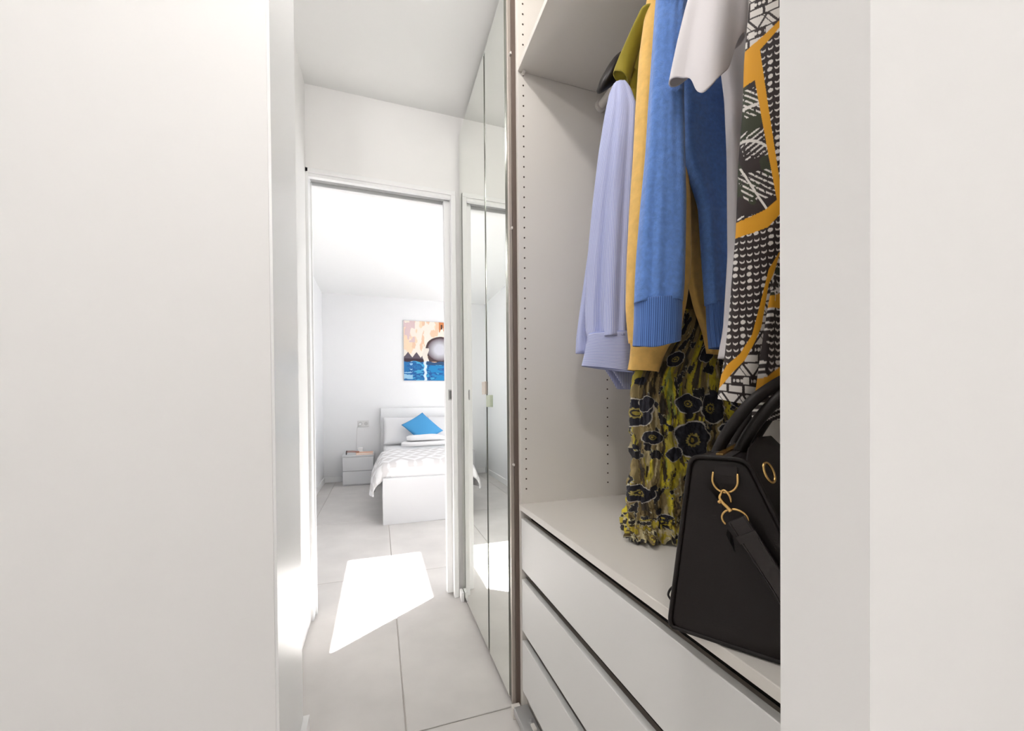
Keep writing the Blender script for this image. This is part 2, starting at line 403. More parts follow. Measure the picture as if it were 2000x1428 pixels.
def tube(rows, Xc, b, n=100, m=120, folds=(), hem=None, seed=0, crinkle=0, zmin=None, hemfrom=.6):
    """cloth tube. rows: (row, left, right) outline measures; Xc: distance of its axis from the camera plane (m); b: half depth (m).
    returns points, uv, plus design coordinates a (across) and v (along)"""
    R = smooth_rows(rows, m)
    th = np.linspace(0, 2*np.pi, n, endpoint=False); xf = (1-np.cos(th))/2
    P = np.zeros((m, n, 3)); A = np.zeros((m, n)); V = np.zeros((m, n)); UV = np.zeros((m, n, 2))
    y0, y1 = R[0, 0], R[-1, 0]; L = 0; prev = None
    for i in range(m):
        y, xl, xr = R[i]; tt = (y-y0)/(y1-y0)
        p = onX((xl+xr)/2, y, Xc(tt) if callable(Xc) else Xc)
        d = p-C_; depth = d@F_; dh = d[:2]/np.linalg.norm(d[:2]); rh = np.array([dh[1], -dh[0]])
        ca = dh@(F_[:2]/np.linalg.norm(F_[:2])); a = (xr-xl)/2/FP*depth*ca
        bb = b(tt) if callable(b) else b
        f = np.ones(n)
        for k, amp, ph, tw in folds: f = f+amp*np.sin(k*th+ph+tw*tt)*(.35+.65*tt)
        if crinkle:
            f = f+crinkle*(fbm(th*14/np.pi+50, np.full(n, tt*9), seed, 3)-.45)
        # keep side silhouettes
        fs = 1+(f-1)*np.abs(np.sin(th))**.5
        P[i, :, 0] = p[0]-np.cos(th)*a*(1+(f-1)*.25)*rh[0]-np.sin(th)*bb*fs*dh[0]
        P[i, :, 1] = p[1]-np.cos(th)*a*(1+(f-1)*.25)*rh[1]-np.sin(th)*bb*fs*dh[1]
        P[i, :, 2] = p[2]
        if hem is not None and tt > hemfrom:
            s = (tt-hemfrom)/(1-hemfrom)
            P[i, :, 2] -= hem(xf, np.sin(th))/FP*depth*s*s
        if prev is not None: L += np.linalg.norm(p-prev)
        prev = p
        A[i] = xl+xf*(xr-xl); V[i] = y; UV[i, :, 0] = th*max(a, .02)*1.2; UV[i, :, 1] = L
    if zmin is not None: P[:, :, 2] = np.maximum(P[:, :, 2], zmin)
    UV[:, :, 0] = th[None, :]*np.mean(UV[:, :, 0].max(1))/(2*np.pi)
    return P, UV, A, V

def body(rows, Yg, xb=.90, hy=.020, folds=((4, .25, 1, 1), (7, .15, 0, 2)), n=110, m=90, hem=None, hemfrom=.8, crinkle=0, zmin=None):
    """hanging garment body in the plane y=Yg. rows: (row, front outline); reaches back to x=xb"""
    R = smooth_rows([(r[0], r[1], 0) for r in rows], m)
    th = np.linspace(0, 2*np.pi, n, endpoint=False); xf = (1-np.cos(th))/2
    P = np.zeros((m, n, 3)); A = np.zeros((m, n)); V = np.zeros((m, n)); UV = np.zeros((m, n, 2)); L = 0; prev = None
    for i in range(m):
        y, xl, _ = R[i]; tt = i/(m-1); p = onY(xl, y, Yg(tt) if callable(Yg) else Yg); x0 = min(p[0], xb-.1); hx = (xb-x0)/2; xc = x0+hx
        f = np.ones(n)
        for k, amp, ph, tw in folds: f = f+amp*np.sin(k*th+ph+tw*tt)*(.3+.7*tt)
        if crinkle: f = f+crinkle*(fbm(th*26/np.pi+50, np.full(n, tt*14), 3, 4)-.45)*(.3+.7*tt)
        hh = hy(tt) if callable(hy) else hy; yc = Yg(tt) if callable(Yg) else Yg
        P[i, :, 0] = xc-np.cos(th)*hx*(1+(.12*(f-1) if crinkle else 0))
        P[i, :, 1] = yc-np.sign(np.sin(th))*np.abs(np.sin(th))**.6*hh*f
        P[i, :, 2] = p[2]
        if hem is not None and tt > hemfrom: P[i, :, 2] += hem(xf, np.sin(th))*((tt-hemfrom)/(1-hemfrom))**2
        if prev is not None: L += abs(p[2]-prev)
        prev = p[2]; d = (P[i]-C_); z = d@F_
        A[i] = x0*1000+xf*hx*2000; V[i] = y; UV[i, :, 0] = th/(2*np.pi)*.8; UV[i, :, 1] = L
    if zmin is not None: P[:, :, 2] = np.maximum(P[:, :, 2], zmin)
    return P, UV, A, V

def cloth(name, T, m, parent, thick=.0022, col=None, cap_top=True):
    me = grid_mesh(T[0], True, (cap_top, False), uv=T[1], col=col)
    o = put(name, me, m, parent, True)
    if thick:
        s = o.modifiers.new('thickness', 'SOLIDIFY'); s.thickness = thick; s.offset = -1
    return o

def shoulders(Y, x0, x1, ztop=1.945, drop=.13, hy=.024, hz=.045, n=28, m=60):
    P = np.zeros((m, n, 3)); th = np.linspace(0, 2*np.pi, n, endpoint=False)
    for i in range(m):
        s = -1+2*i/(m-1); x = RX+(s*(RX-x0) if s < 0 else s*(x1-RX))
        z = ztop-drop*abs(s)**1.15; e = math.sqrt(max(0.02, 1-abs(s)**8))
        P[i, :, 0] = x; P[i, :, 1] = Y+np.cos(th)*hy*e; P[i, :, 2] = z-hz*e+np.sin(th)*hz*e
    return grid_mesh(P, True, (True, True))

def straight_sleeve(x, Y, z0, z1, r0, r1, n=40, m=40, seed=1):
    P = np.zeros((m, n, 3)); th = np.linspace(0, 2*np.pi, n, endpoint=False)
    for i in range(m):
        t = i/(m-1); r = r0+(r1-r0)*t
        f = 1+.08*np.sin(5*th+seed+2*t)+.05*np.sin(9*th+seed*2)
        P[i, :, 0] = x+np.cos(th)*r*f; P[i, :, 1] = Y+np.sin(th)*r*.6*f; P[i, :, 2] = z0+(z1-z0)*t
    return grid_mesh(P, True, (True, False))

M_black = mat('black plastic', rgb(26, 21, 20), .42, spec=.35)
def hanger(Y, label, tip_x=.545, drop=.15, wide=.030, top=1.945):
    e = empty('clothes_hanger', (RX, Y, top-drop), label, 'hanger', 'clothes hangers on the rail')
    n = 18; m = 50; P = np.zeros((m, n, 3)); th = np.linspace(0, 2*np.pi, n, endpoint=False)
    for i in range(m):
        s = -1+2*i/(m-1); x = RX+s*(RX-tip_x); z = top-.02-drop*abs(s)**1.25
        e_ = math.sqrt(max(.03, 1-abs(s)**10)); wy = (.007+wide*.36*abs(s)**1.5)*e_; wz = (.010+wide*.55*abs(s)**1.5)*e_
        P[i, :, 0] = x+np.sin(th)*wz*.45*(-s); P[i, :, 1] = Y+np.cos(th)*wy; P[i, :, 2] = z+np.sin(th)*wz
    put('shoulder_arms', grid_mesh(P, True, (True, True)), M_black, e, True)
    pts = [(RX, Y, top-.02), (RX, Y, RZ-.035)]+[(RX+.0165*math.cos(a), Y, RZ+.0165*math.sin(a)) for a in np.radians([-60, -20, 30, 80, 130, 180, 215])]
    put('hook', curve_tube(pts, .0028, 8, 5), M_steel, e, True)
    return e

# --- pale blue striped shirt (farthest)
M_shirt = uvstripe(mat('pale blue cotton', rgb(212, 215, 240), .8, bump=.1, bscale=400, sheen=.1), 300, 0, rgb(150, 160, 214))
M_cuff = uvstripe(mat('striped cuff cotton', rgb(212, 215, 240), .8), 300, 1, rgb(150, 160, 214))
Y_sh = .950
e = empty('striped_shirt', (RX, Y_sh, 1.05), 'pale blue striped long sleeved shirt hanging nearest the mirrors', 'shirt')
cloth('sleeve', tube([(166, 1199, 1222), (180, 1192, 1232), (220, 1184, 1244), (300, 1172, 1243), (400, 1161, 1240), (500, 1152, 1238), (600, 1147, 1236), (640, 1147, 1234), (660, 1151, 1232)],
      .560, lambda t: .012+.020*min(1, t*4), folds=((3, .24, .4, 1.5), (5, .20, 1.0, -1.2), (8, .16, .3, 2), (13, .06, 1, 3)), seed=3), M_shirt, e)
cloth('cuff', tube([(652, 1149, 1236), (690, 1143, 1237), (720, 1137, 1235)], .560, .033, m=40, folds=((3, .05, .6, .5),), hem=lambda xf, s: 14*xf-6, hemfrom=0), M_cuff, e)
cloth('body', body([(168, 1212), (200, 1200), (300, 1178), (400, 1163), (500, 1150), (600, 1136), (660, 1128), (690, 1127)], Y_sh, .92, .017,
      hem=lambda xf, s: -.095*np.clip((xf-.10)/.22, 0, 1)**1.5*np.clip((1-xf)/.2, 0, 1)), M_shirt, e)
put('shoulder_yoke', shoulders(Y_sh, .645, .90, 1.945, .06, .016, .022), M_shirt, e, True)

# --- olive t-shirt on the black hanger
M_olive = mat('olive jersey', rgb(150, 134, 28), .85, bump=.15, bscale=700, sheen=.15)
Y_ol = .832
e = empty('olive_tshirt', (RX, Y_ol, 1.20), 'olive green short sleeved t-shirt hanging between striped shirt and mustard sweater', 't-shirt')
cloth('sleeve', tube([(20, 1252, 1276), (46, 1239, 1268), (80, 1224, 1254), (110, 1211, 1243), (135, 1202, 1232), (146, 1199, 1228)], .565, lambda t: .012+.010*t, m=60,
      folds=((3, .10, 1, 1),), hem=lambda xf, s: 26*xf-4, hemfrom=.5), M_olive, e)
cloth('body', body([(24, 1256), (70, 1238), (100, 1230), (150, 1227), (190, 1229), (240, 1243), (300, 1254), (400, 1272), (560, 1290)], Y_ol, .90, .017), M_olive, e)
put('shoulder_yoke', shoulders(Y_ol, .62, .88, 1.950, .075, .016, .03), M_olive, e, True)

# --- mustard sweater
M_must = mat('mustard knit', rgb(238, 192, 106), .9, bump=.35, bscale=500, var=.08, vscale=60, sheen=.25)
Y_mu = .756
e = empty('mustard_sweater', (RX, Y_mu, 1.06), 'mustard yellow knitted sweater hanging behind the blue sweater', 'sweater')
cloth('sleeve', tube([(-60, 1272, 1312), (0, 1264, 1316), (50, 1257, 1318), (100, 1250, 1322), (200, 1243, 1330), (300, 1238, 1338), (400, 1231, 1346), (500, 1226, 1348), (545, 1225, 1346), (600, 1224, 1338), (650, 1228, 1327), (668, 1230, 1318)],
      .590, .022, folds=((3, .12, .5, 1), (6, .08, 2, 1))), M_must, e)
cloth('cuff', tube([(660, 1230, 1320), (676, 1233, 1305), (700, 1231, 1292), (722, 1227, 1285)], .590, .022, m=40, hem=lambda xf, s: 5*xf, hemfrom=.0), M_must, e)
cloth('body', body([(60, 1322), (380, 1338), (480, 1343), (545, 1347), (600, 1360), (650, 1378), (690, 1386)], Y_mu, .91, .018), M_must, e)
put('shoulder_yoke', shoulders(Y_mu, .60, .91, 1.955, .10, .018, .04), M_must, e, True)
put('sleeve', straight_sleeve(.935, Y_mu, 1.83, 1.10, .032, .028), M_must, e, True)

# --- blue sweater
M_blue = mat('blue wool knit', rgb(100, 142, 214), .9, bump=.6, bscale=420, var=.12, vscale=120, sheen=.3)
M_rib = mat('blue ribbed knit', rgb(100, 142, 214), .9, bump=.3, bscale=420, sheen=.3)
uvstripe(M_rib, 210, 0, rgb(58, 88, 150), .9)
def wrinkle(m_, scale, strength, stretch):
    nt_ = m_.node_tree; bp = [n for n in nt_.nodes if n.type == 'BUMP'][0]
    tc_ = nt_.nodes.new('ShaderNodeTexCoord'); mp_ = nt_.nodes.new('ShaderNodeMapping'); mp_.inputs['Scale'].default_value = stretch
    nz = nt_.nodes.new('ShaderNodeTexNoise'); nz.inputs['Scale'].default_value = scale; nz.inputs['Detail'].default_value = 2; nz.inputs['Distortion'].default_value = .6
    b2 = nt_.nodes.new('ShaderNodeBump'); b2.inputs['Strength'].default_value = strength; b2.inputs['Distance'].default_value = .012
    nt_.links.new(tc_.outputs['Object'], mp_.inputs[0]); nt_.links.new(mp_.outputs[0], nz.inputs['Vector']); nt_.links.new(nz.outputs['Fac'], b2.inputs['Height'])
    nt_.links.new(b2.outputs[0], bp.inputs['Normal'])
wrinkle(M_blue, 9, .55, (1, 1, 2.2)); wrinkle(M_must, 9, .45, (1, 1, 1.6)); wrinkle(M_shirt, 12, .5, (1.6, 1.6, .35)); wrinkle(M_olive, 12, .4, (1, 1, .6))
Y_bl = .682
e = empty('blue_sweater', (RX, Y_bl, 1.09), 'cornflower blue knitted sweater with ribbed cuffs on the rail', 'sweater')
cloth('sleeve', tube([(-70, 1290, 1342), (0, 1282, 1338), (100, 1275, 1334), (200, 1268, 1333), (300, 1262, 1335), (400, 1252, 1337), (500, 1244, 1335), (560, 1241, 1333), (592, 1240, 1330)],
      .532, lambda t: .024+.008*t, folds=((2, .10, 0, .5), (3, .18, -.6, .6), (7, .07, 1.1, 2), (11, .05, .2, -3))), M_blue, e)
cloth('cuff', tube([(588, 1240, 1330), (630, 1239, 1329), (670, 1237, 1327)], .532, .031, m=50, n=160, folds=((3, .08, 0, .2), (48, .012, 0, 0)),
      hem=lambda xf, s: 4+10*np.sin(np.pi*xf)*np.clip(s*2+.5, 0, 1)-6*xf, hemfrom=.2), M_rib, e)
cloth('body', body([(-60, 1322), (0, 1324), (100, 1330), (200, 1333), (300, 1338), (345, 1351), (400, 1370), (500, 1377), (595, 1384)], Y_bl, .91, .021,
      folds=((3, .35, 1.2, .4), (5, .25, .5, 1))), M_blue, e)
cloth('hem_rib', body([(592, 1384), (640, 1387), (680, 1391)], Y_bl, .91, .020, folds=((3, .35, 1.6, 0), (70, .06, 0, 0)), m=30, n=300), M_rib, e)
put('shoulder_yoke', shoulders(Y_bl, .56, .92, 1.955, .13, .020, .045), M_blue, e, True)
put('sleeve', straight_sleeve(.94, Y_bl, 1.81, 1.12, .032, .028, seed=3), M_blue, e, True)

# --- white t-shirt
M_tee = mat('white cotton jersey', rgb(236, 231, 233), .85, bump=.1, bscale=600, sheen=.1)
Y_wh = .606
e = empty('white_tshirt', (RX, Y_wh, 1.10), 'white t-shirt with a wide short sleeve hanging beside the blue sweater', 't-shirt')
_hx = np.linspace(0, 1, 201); _hy = np.interp(_hx, [0, .10, .20, .30, .38, .46, .55, .78, 1], [0, 12, 18, 34, 72, 86, 80, 36, -44])
_k = np.hanning(27); _k /= _k.sum(); _hy = np.convolve(np.pad(_hy, 13, 'reflect', reflect_type='odd'), _k, 'valid')
def tee_hem(xf, s):
    w_ = np.clip(s*1.5+.5, 0, 1); w_ = w_*w_*(3-2*w_)
    return np.interp(xf, _hx, _hy)*w_+np.interp(xf, [0, .15, .5, 1], [0, -14, -44, -46])*(1-w_)
cloth('sleeve', tube([(-80, 1362, 1456), (0, 1340, 1456), (60, 1326, 1454), (110, 1316, 1451), (138, 1311, 1449)], .550, lambda t: .016+.024*t, n=200, m=110,
      folds=((3, .25, 2.4, .3), (4, .22, 1.1, .3)), hem=tee_hem, hemfrom=.25), M_tee, e)
cloth('body', body([(-80, 1380), (60, 1405), (120, 1412), (190, 1421), (300, 1426), (500, 1428), (640, 1420), (700, 1409)], Y_wh, .90, .018,
      folds=((3, .3, 1.2, .4), (6, .2, .5, 1))), M_tee, e)
put('shoulder_yoke', shoulders(Y_wh, .56, .90, 1.955, .13, .018, .04), M_tee, e, True)

# --- printed blouse (colour print in design coordinates of the cloth)
BLK, YEL, WHT, GRN = lin((40, 28, 27)), lin((220, 156, 26)), lin((224, 218, 212)), lin((46, 50, 30))
def over(c, mask, col): c[mask] = col
def grid_print(a, v, c):
    """white ground with black bands, dots and zig-zag struts"""
    over(c, np.ones_like(a, bool), WHT)
    ph = (v % 58)
    for s in (6, 22, 38): over(c, np.abs(ph-s) < 1.7, BLK)
    seg = ((a+7*np.floor(v/58)) % 34)
    over(c, (ph > 6) & (ph < 22) & (seg < 4), BLK)
    dd = ((a % 8)-4)**2+(ph-14)**2
    over(c, (ph > 6) & (ph < 22) & (dd > 11) & ((a % 34) > 12), BLK)
    over(c, (ph > 22) & (ph < 38) & (((a+10) % 30) < 5), BLK)
    h = np.where(ph > 38, (ph-38)/26, (ph+20)/26); h = np.where((ph <= 38) & (ph > 6), 9, h)
    zz = np.abs(((a/20+0) % 2)-1)
    over(c, (h < 2) & (np.abs(zz-h) < .13), BLK)
    over(c, (h < 2) & (np.abs(((a/20+.55) % 2)-1-h) < .05), BLK)
def dot_print(a, v, c, mask, s=13.5):
    over(c, mask, BLK)
    r = np.floor(v/s); aa = (a+(r % 2)*1.5) % s-s/2; vv = v % s-s/2
    d = aa**2+(vv*1.15)**2; h = np.sin(r*12.9+np.floor(a/s)*78.2)*.5+.5
    full = h > .86
    moon = (d < 24) & ((aa**2+(vv*1.15+3.2)**2 > 18) | full)
    over(c, mask & moon, WHT)
def blouse_sleeve_col(A, V):
    c = np.zeros(A.shape+(3,)); a, v = A, V
    grid_print(a, v+20, c)
    q = (a-1440)/80.0                       # 0 at the front edge, 1 at the right
    # upper yellow sweep
    t0 = 86-40*np.clip(q, 0, 1.4)**1.1; t1 = np.where(a < 1481, 155+(a-1440)*-.32, 90-30*(a-1481)/40)
    up = (v > t0) & (v < t1); 
    low = v >= t1
    stripe_l = 1474+(v-140)*.165; stripe_r = stripe_l+18-(v-140)*.03
    leaf = low & (a < stripe_l) & (v < 420)
    over(c, low, BLK)
    # leaf strokes
    over(c, leaf & (fbm(a/30, v/40, 5) > .56), GRN)
    k = np.floor((v-150)/85)
    diag = (v*1.0-(a-1440)*np.where(k % 2 == 0, .75, -.55))
    st = (diag % 11 < 4.2) & (fbm(a/5, v/5, 9) > .36)
    span = ((v-150) % 85)
    over(c, leaf & st & (span > 8) & (span < 66) & (a > 1436+span*.30), WHT)
    over(c, leaf & (np.abs(v-(196-(a-1450)*.1)) < 3.2), WHT)
    over(c, leaf & (np.abs(v-(262+(a-1455)**2*.012)) < 3), WHT)
    over(c, leaf & (np.abs((a-1447)-(v-317)*.55) < 2.4) & (v > 315), WHT)
    dm = low & (a >= stripe_r) & (v < 430); dot_print(a, v, c, dm, 14)
    over(c, low & (a >= stripe_l) & (a < stripe_r) & (v < 430), YEL)
    over(c, up, YEL)
    # middle yellow band
    b0 = 424-22*np.clip(q, 0, 1.3)-30*np.clip(q-.7, 0, 1); b1 = 456-14*np.clip(q, 0, 1.3)-60*np.clip(q-.75, 0, 1)
    lower = v > b1
    dot_print(a, v, c, lower, 13.5)
    over(c, (v > b0) & (v < b1), YEL)
    # bottom yellow sweep and white grid below it
    w0 = np.interp(a, [1400, 1420, 1445, 1468, 1485, 1500, 1520], [752, 712, 690, 655, 590, 530, 500])
    w1 = np.interp(a, [1400, 1412, 1430, 1455, 1474, 1486, 1500, 1520], [768, 752, 728, 702, 668, 640, 560, 520])
    g = v > w1
    if g.any():
        cg = np.zeros_like(c); grid_print(a+11, v+26, cg); c[g] = cg[g]
    over(c, (v > w0) & (v < w1), YEL)
    back = np.zeros(A.shape, bool); n = A.shape[1]; back[:, n//2+2:] = True
    return c
M_blouse = mat('printed viscose', (1, 1, 1, 1), .75, attr=True, bump=.06, bscale=500)
e = empty('printed_blouse', (RX, .47, .98), 'black white and yellow patterned blouse hanging next to the partition', 'blouse')
T = tube([(-80, 1470, 1560), (0, 1461, 1560), (100, 1452, 1562), (200, 1449, 1562), (300, 1441, 1558), (400, 1438, 1550), (450, 1436, 1540), (530, 1430, 1514), (600, 1425, 1500), (700, 1415, 1484), (750, 1406, 1477), (784, 1402, 1471)],
         .528, .026, n=360, m=620, folds=((2, .06, 0, .3), (3, .10, .5, .8)), hem=lambda xf, s: 14*xf-5, hemfrom=.85)
_sn = np.sin(np.linspace(0, 2*np.pi, 360, endpoint=False))[None, :]
cloth('sleeve', T, M_blouse, e, 0, blouse_sleeve_col(T[2], T[3]-.040*_sn*(796-T[3])))   # print sags round the sleeve
def blouse_body_col(A, V):
    c = np.zeros(A.shape+(3,)); a, v = A, V
    over(c, np.ones_like(a, bool), BLK); dot_print(a, v, c, np.ones_like(a, bool), 13)
    for y, s in ((60, .4), (300, -.3), (590, .05), (735, -.75)): over(c, np.abs(v-y-(a-1500)*s) < 14, YEL)
    f = (fbm(a/28, v/28, 3) > .55) & (v < 580) & (v > 330); over(c, f, GRN)
    over(c, (np.abs(fbm(a/28, v/28, 3)-.55) < .02) & (v < 590) & (v > 330), WHT)
    lowst = (v > 765-(a-1500)*.75+30); over(c, lowst, BLK); over(c, lowst & (((v+a*.4) % 10) < 2.4), WHT)
    return c
T = body([(-80, 1500), (300, 1500), (520, 1500), (600, 1493), (700, 1486), (760, 1482), (822, 1478)], .475, .88, .022, n=460, m=420,
         folds=((3, .35, 1.4, .6), (6, .25, 1.0, .6)))
cloth('body', T, M_blouse, e, 0, blouse_body_col(T[2]*.9+960, T[3]))
Tm = shoulders(.475, .56, .88, 1.955, .13, .020, .04)
ca = Tm.color_attributes.new('Col', 'FLOAT_COLOR', 'POINT'); ca.data.foreach_set('color', np.tile(np.append(BLK, 1), len(Tm.vertices)).astype(np.float32))
put('shoulder_yoke', Tm, M_blouse, e, True)

# --- crinkled floral skirt
def skirt_col(A, V):
    a, v = A+8*(fbm(A/18, V/30, 21)-.45), V+10*(fbm(A/20, V/50, 22)-.45)
    n1 = fbm(a/22, v/130, 1); n2 = fbm(a/9, v/80, 7); n3 = fbm(a/13, v/24, 13); n4 = fbm(a/5, v/34, 17)
    c = np.zeros(A.shape+(3,)); c[:] = lin((146, 128, 86))
    over(c, n1 > .46, lin((176, 160, 62))); over(c, n1 > .54, lin((206, 190, 52))); over(c, n1 > .62, lin((150, 158, 78)))
    over(c, n2 > .58, lin((96, 80, 48))); over(c, n2 > .64, lin((58, 50, 40))); over(c, n2 < .30, lin((196, 182, 140)))
    over(c, n3 > .60, lin((42, 40, 44))); over(c, (n3 > .585) & (n3 < .60), lin((186, 180, 156)))
    over(c, (n4 > .63) & (n3 < .585), lin((70, 60, 44)))
    r = random.Random(8)
    spots = [(1342, 862, 30), (1246, 806, 27), (1270, 855, 15), (1262, 788, 12), (1304, 886, 12), (1252, 962, 20), (1345, 985, 20), (1290, 1015, 13), (1336, 790, 22), (1385, 800, 24), (1420, 850, 24), (1446, 790, 20), (1362, 690, 14), (1300, 700, 15), (1378, 940, 18)]
    for i in range(12): spots.append((r.uniform(1225, 1470), r.uniform(650, 1010), r.uniform(5, 8)))
    for i, (x, y, R) in enumerate(spots):
        dx, dy = a-x, (v-y); rr = np.hypot(dx, dy*(.9+.2*(i % 3))); an = np.arctan2(dy, dx)
        edge = R*(1+.13*np.abs(np.cos(2.5*an+i*1.3)))
        if R > 10:
            over(c, rr < edge*1.07, lin((200, 194, 182)))
        over(c, rr < edge*.99, lin((36, 36, 46)))
        if R > 14:
            over(c, rr < R*.40*(1+.12*np.cos(14*an)), lin((168, 152, 84))); over(c, rr < R*.27, lin((40, 36, 40))); over(c, rr < R*.15, lin((172, 152, 66)))
    fl = V > 1010
    nn = fbm(a/6, v/8, 31)
    over(c, fl & (nn > .54), lin((46, 42, 44))); over(c, fl & (np.abs(nn-.54) < .03), lin((206, 196, 156))); over(c, fl & (nn < .38), lin((186, 166, 58)))
    return c
M_skirt = mat('crinkled floral voile', (1, 1, 1, 1), .8, attr=True, bump=.12, bscale=220, var=.18, vscale=90, stretch=(1, 1, .3))
Y_sk = .795
e = empty('floral_skirt', (.66, Y_sk, .679), 'long crinkled olive and yellow floral skirt reaching down to the shelf', 'skirt')
T = body([(560, 1330), (620, 1310), (660, 1290), (700, 1262), (730, 1242), (760, 1236), (800, 1236), (880, 1237), (930, 1236), (965, 1232), (1000, 1230), (1025, 1226), (1050, 1228)],
         lambda t: .797-.022*t, xb=.945, hy=lambda t: .009+.038*t**1.2+.014*max(0, (t-.86)/.14), n=640, m=640, folds=((13, .16, .4, 1.2), (22, .12, 2, -2.5), (37, .07, 1, 5)), crinkle=1.7,
         hem=lambda xf, s: -.013*np.sin(xf*60)-.010*np.sin(xf*97+1)+np.interp(xf, [0, .05, .12, .2, .26, 1], [.008, 0, -.012, -.014, .012, .02]), hemfrom=.92, zmin=.681)
_th = np.linspace(0, 2*np.pi, 640, endpoint=False)          # unfolded cloth coordinate: arc length round the skirt
_ex, _ey = -.225*np.cos(_th), -np.sign(np.sin(_th))*np.abs(np.sin(_th))**.6*.04
_sl = np.concatenate([[0], np.cumsum(np.hypot(np.diff(_ex), np.diff(_ey)))]); _sl = np.where(_th > 1.5*np.pi, _sl-_sl[-1], _sl)
_A = np.tile(1238+_sl*560, (T[0].shape[0], 1))
T = (T[0], T[1], _A, T[3])
cloth('skirt_cloth', T, M_skirt, e, 0, skirt_col(T[2], T[3]))
P = np.array([[[.70+.07*math.cos(t), Y_sk+.012*math.sin(t), z] for t in np.linspace(0, 2*np.pi, 40, endpoint=False)] for z in (1.30, 1.275, 1.25, 1.225)])
put('waistband', grid_mesh(P, True, (True, True)), mat('brown waistband', rgb(86, 70, 40), .8), e, True)
put('hanging_loop', curve_tube([(.66, Y_sk, 1.29), (.70, Y_sk, 1.6), (RX, Y_sk+.01, RZ+.013), (RX+.02, Y_sk, 1.6), (.74, Y_sk, 1.29)], .002, 6, 6), M_black, e, True)

# --- hangers
hanger(.902, 'broad black plastic hanger showing its rounded shoulder end past the olive t-shirt', .553, .105, .108, 1.957)
for Y, what in ((Y_sh, 'striped shirt'), (Y_mu, 'mustard sweater'), (Y_bl, 'blue sweater'), (Y_wh, 'white t-shirt'), (.475, 'printed blouse')):
    hanger(Y, 'black hanger inside the '+what, .67, .045, .006, 1.935)

# ------------------------------------------------------------------ black handbag on the drawer shelf
M_leather = mat('black leather', rgb(22, 15, 14), .5, bump=.12, bscale=600, spec=.32)
M_gold = mat('gold metal', rgb(214, 176, 112), .25, 1)
BA = Vector((.385, .461, .6785)); bu = Vector((.5512, -.8344, 0)); bv = Vector((.8344, .5512, 0)); bw = Vector((0, 0, 1))
def B(u, v, w_): return BA+bu*u+bv*v+bw*w_
bag = empty('handbag', B(.1, .15, 0), 'black leather handbag with gold clasp standing on the drawer shelf', 'handbag')
def trap(ins, v, top=.246, puff=0):
    """rounded trapezoid outline of the bag's end, inset by ins"""
    c = [(0+ins, 0+ins), (.205-ins, 0+ins), (.097-ins*.8, top-ins), (.030+ins*.8, top-ins)]
    out = []
    rad = [.016, .016, .014, .014]
    for i in range(4):
        p = Vector(c[i]); a = (Vector(c[i-1])-p).normalized(); b = (Vector(c[(i+1) % 4])-p).normalized(); r = rad[i]
        p0, p1 = p+a*r, p+b*r
        for k in range(6):
            t = k/5; out.append((p0*(1-t)+p*t)*(1-t)+(p*(1-t)+p1*t)*t)
        nx = Vector(c[(i+1) % 4])+(p-Vector(c[(i+1) % 4])).normalized()*rad[(i+1) % 4]
        for k in range(1, 8): out.append(p1+(nx-p1)*k/8)
    return out
BL = .29
rows = []
for v, ins in ((0.006, .06), (0.003, .02), (0.001, .006), (.004, .001), (.02, 0), (.08, -.002), (BL/2, -.004), (BL-.08, -.002), (BL-.02, 0), (BL-.004, .001), (BL-.001, .006), (BL-.003, .02), (BL-.006, .06)):
    tr_ = trap(max(ins, 0), v); sc = 1 if ins >= 0 else 1
    rows.append([list(B(p.x, v, max(p.y, .0))) for p in tr_])
put('bag_body', grid_mesh(np.array(rows), True, (True, True)), M_leather, bag, True)
for v in (.002, BL-.002):
    put('piping', curve_tube([B(p.x, v, max(p.y, .003)) for p in trap(0, 0)], .003, 8, 1, closed=True), M_leather, bag, True)
# top opening: zip band and gold teeth
put('zip_band', ribbon([B(.063, .006, .2468), B(.063, .1, .2468), B(.063, BL-.012, .2468)], bu, .030, .002), mat('black zip tape', rgb(30, 25, 24), .8), bag)
zb_ = bag.children[-1]
bm = bmesh.new()
for k in range(40):
    for s in (-1, 1):
        p = B(.063+s*.0022, .016+k*.0052, .249)
        bmesh.ops.create_cube(bm, size=1, matrix=Matrix.Translation(p) @ Matrix.Rotation(math.atan2(bv.y, bv.x), 4, 'Z') @ Matrix.Diagonal((.0026, .004, .003, 1)))
tag(put('zip_teeth', bmesh_to(bm), M_gold, zb_), 'gold zip teeth', kind='stuff')
# side wing of the front face
def patch(pts, m, nm, thick=.004):
    P = np.array([[list(p) for p in r] for r in pts]); o = put(nm, grid_mesh(P), m, bag, True)
    s = o.modifiers.new('thickness', 'SOLIDIFY'); s.thickness = thick; s.offset = 0
    bv_ = o.modifiers.new('edge', 'BEVEL'); bv_.width = .0015; bv_.segments = 2
    return o
patch([[B(.094, .012, .243), B(.112, .005, .205), B(.134, .004, .155)], [B(.092, .05, .256), B(.122, .05, .222), B(.142, .03, .165)],
       [B(.098, .09, .268), B(.132, .09, .238), B(.152, .06, .172)], [B(.108, .15, .266), B(.138, .15, .232), B(.155, .12, .17)]], M_leather, 'side_wing')
# handles
for du, v0, v1 in ((0, .075, .215), (.026, .09, .23)):
    vm = (v0+v1)/2
    half = [(.046, v0, .236), (.056, v0, .262), (.074, v0+.004, .294), (.098, v0+.018, .326)]
    pts = [B(u+du, v, w_) for u, v, w_ in half]+[B(.128+du, vm, .352)]+[B(u+du, v0+v1-v, w_) for u, v, w_ in half[::-1]]
    put('handle', curve_tube(pts, .0085, 14, 8), M_leather, bag, True)
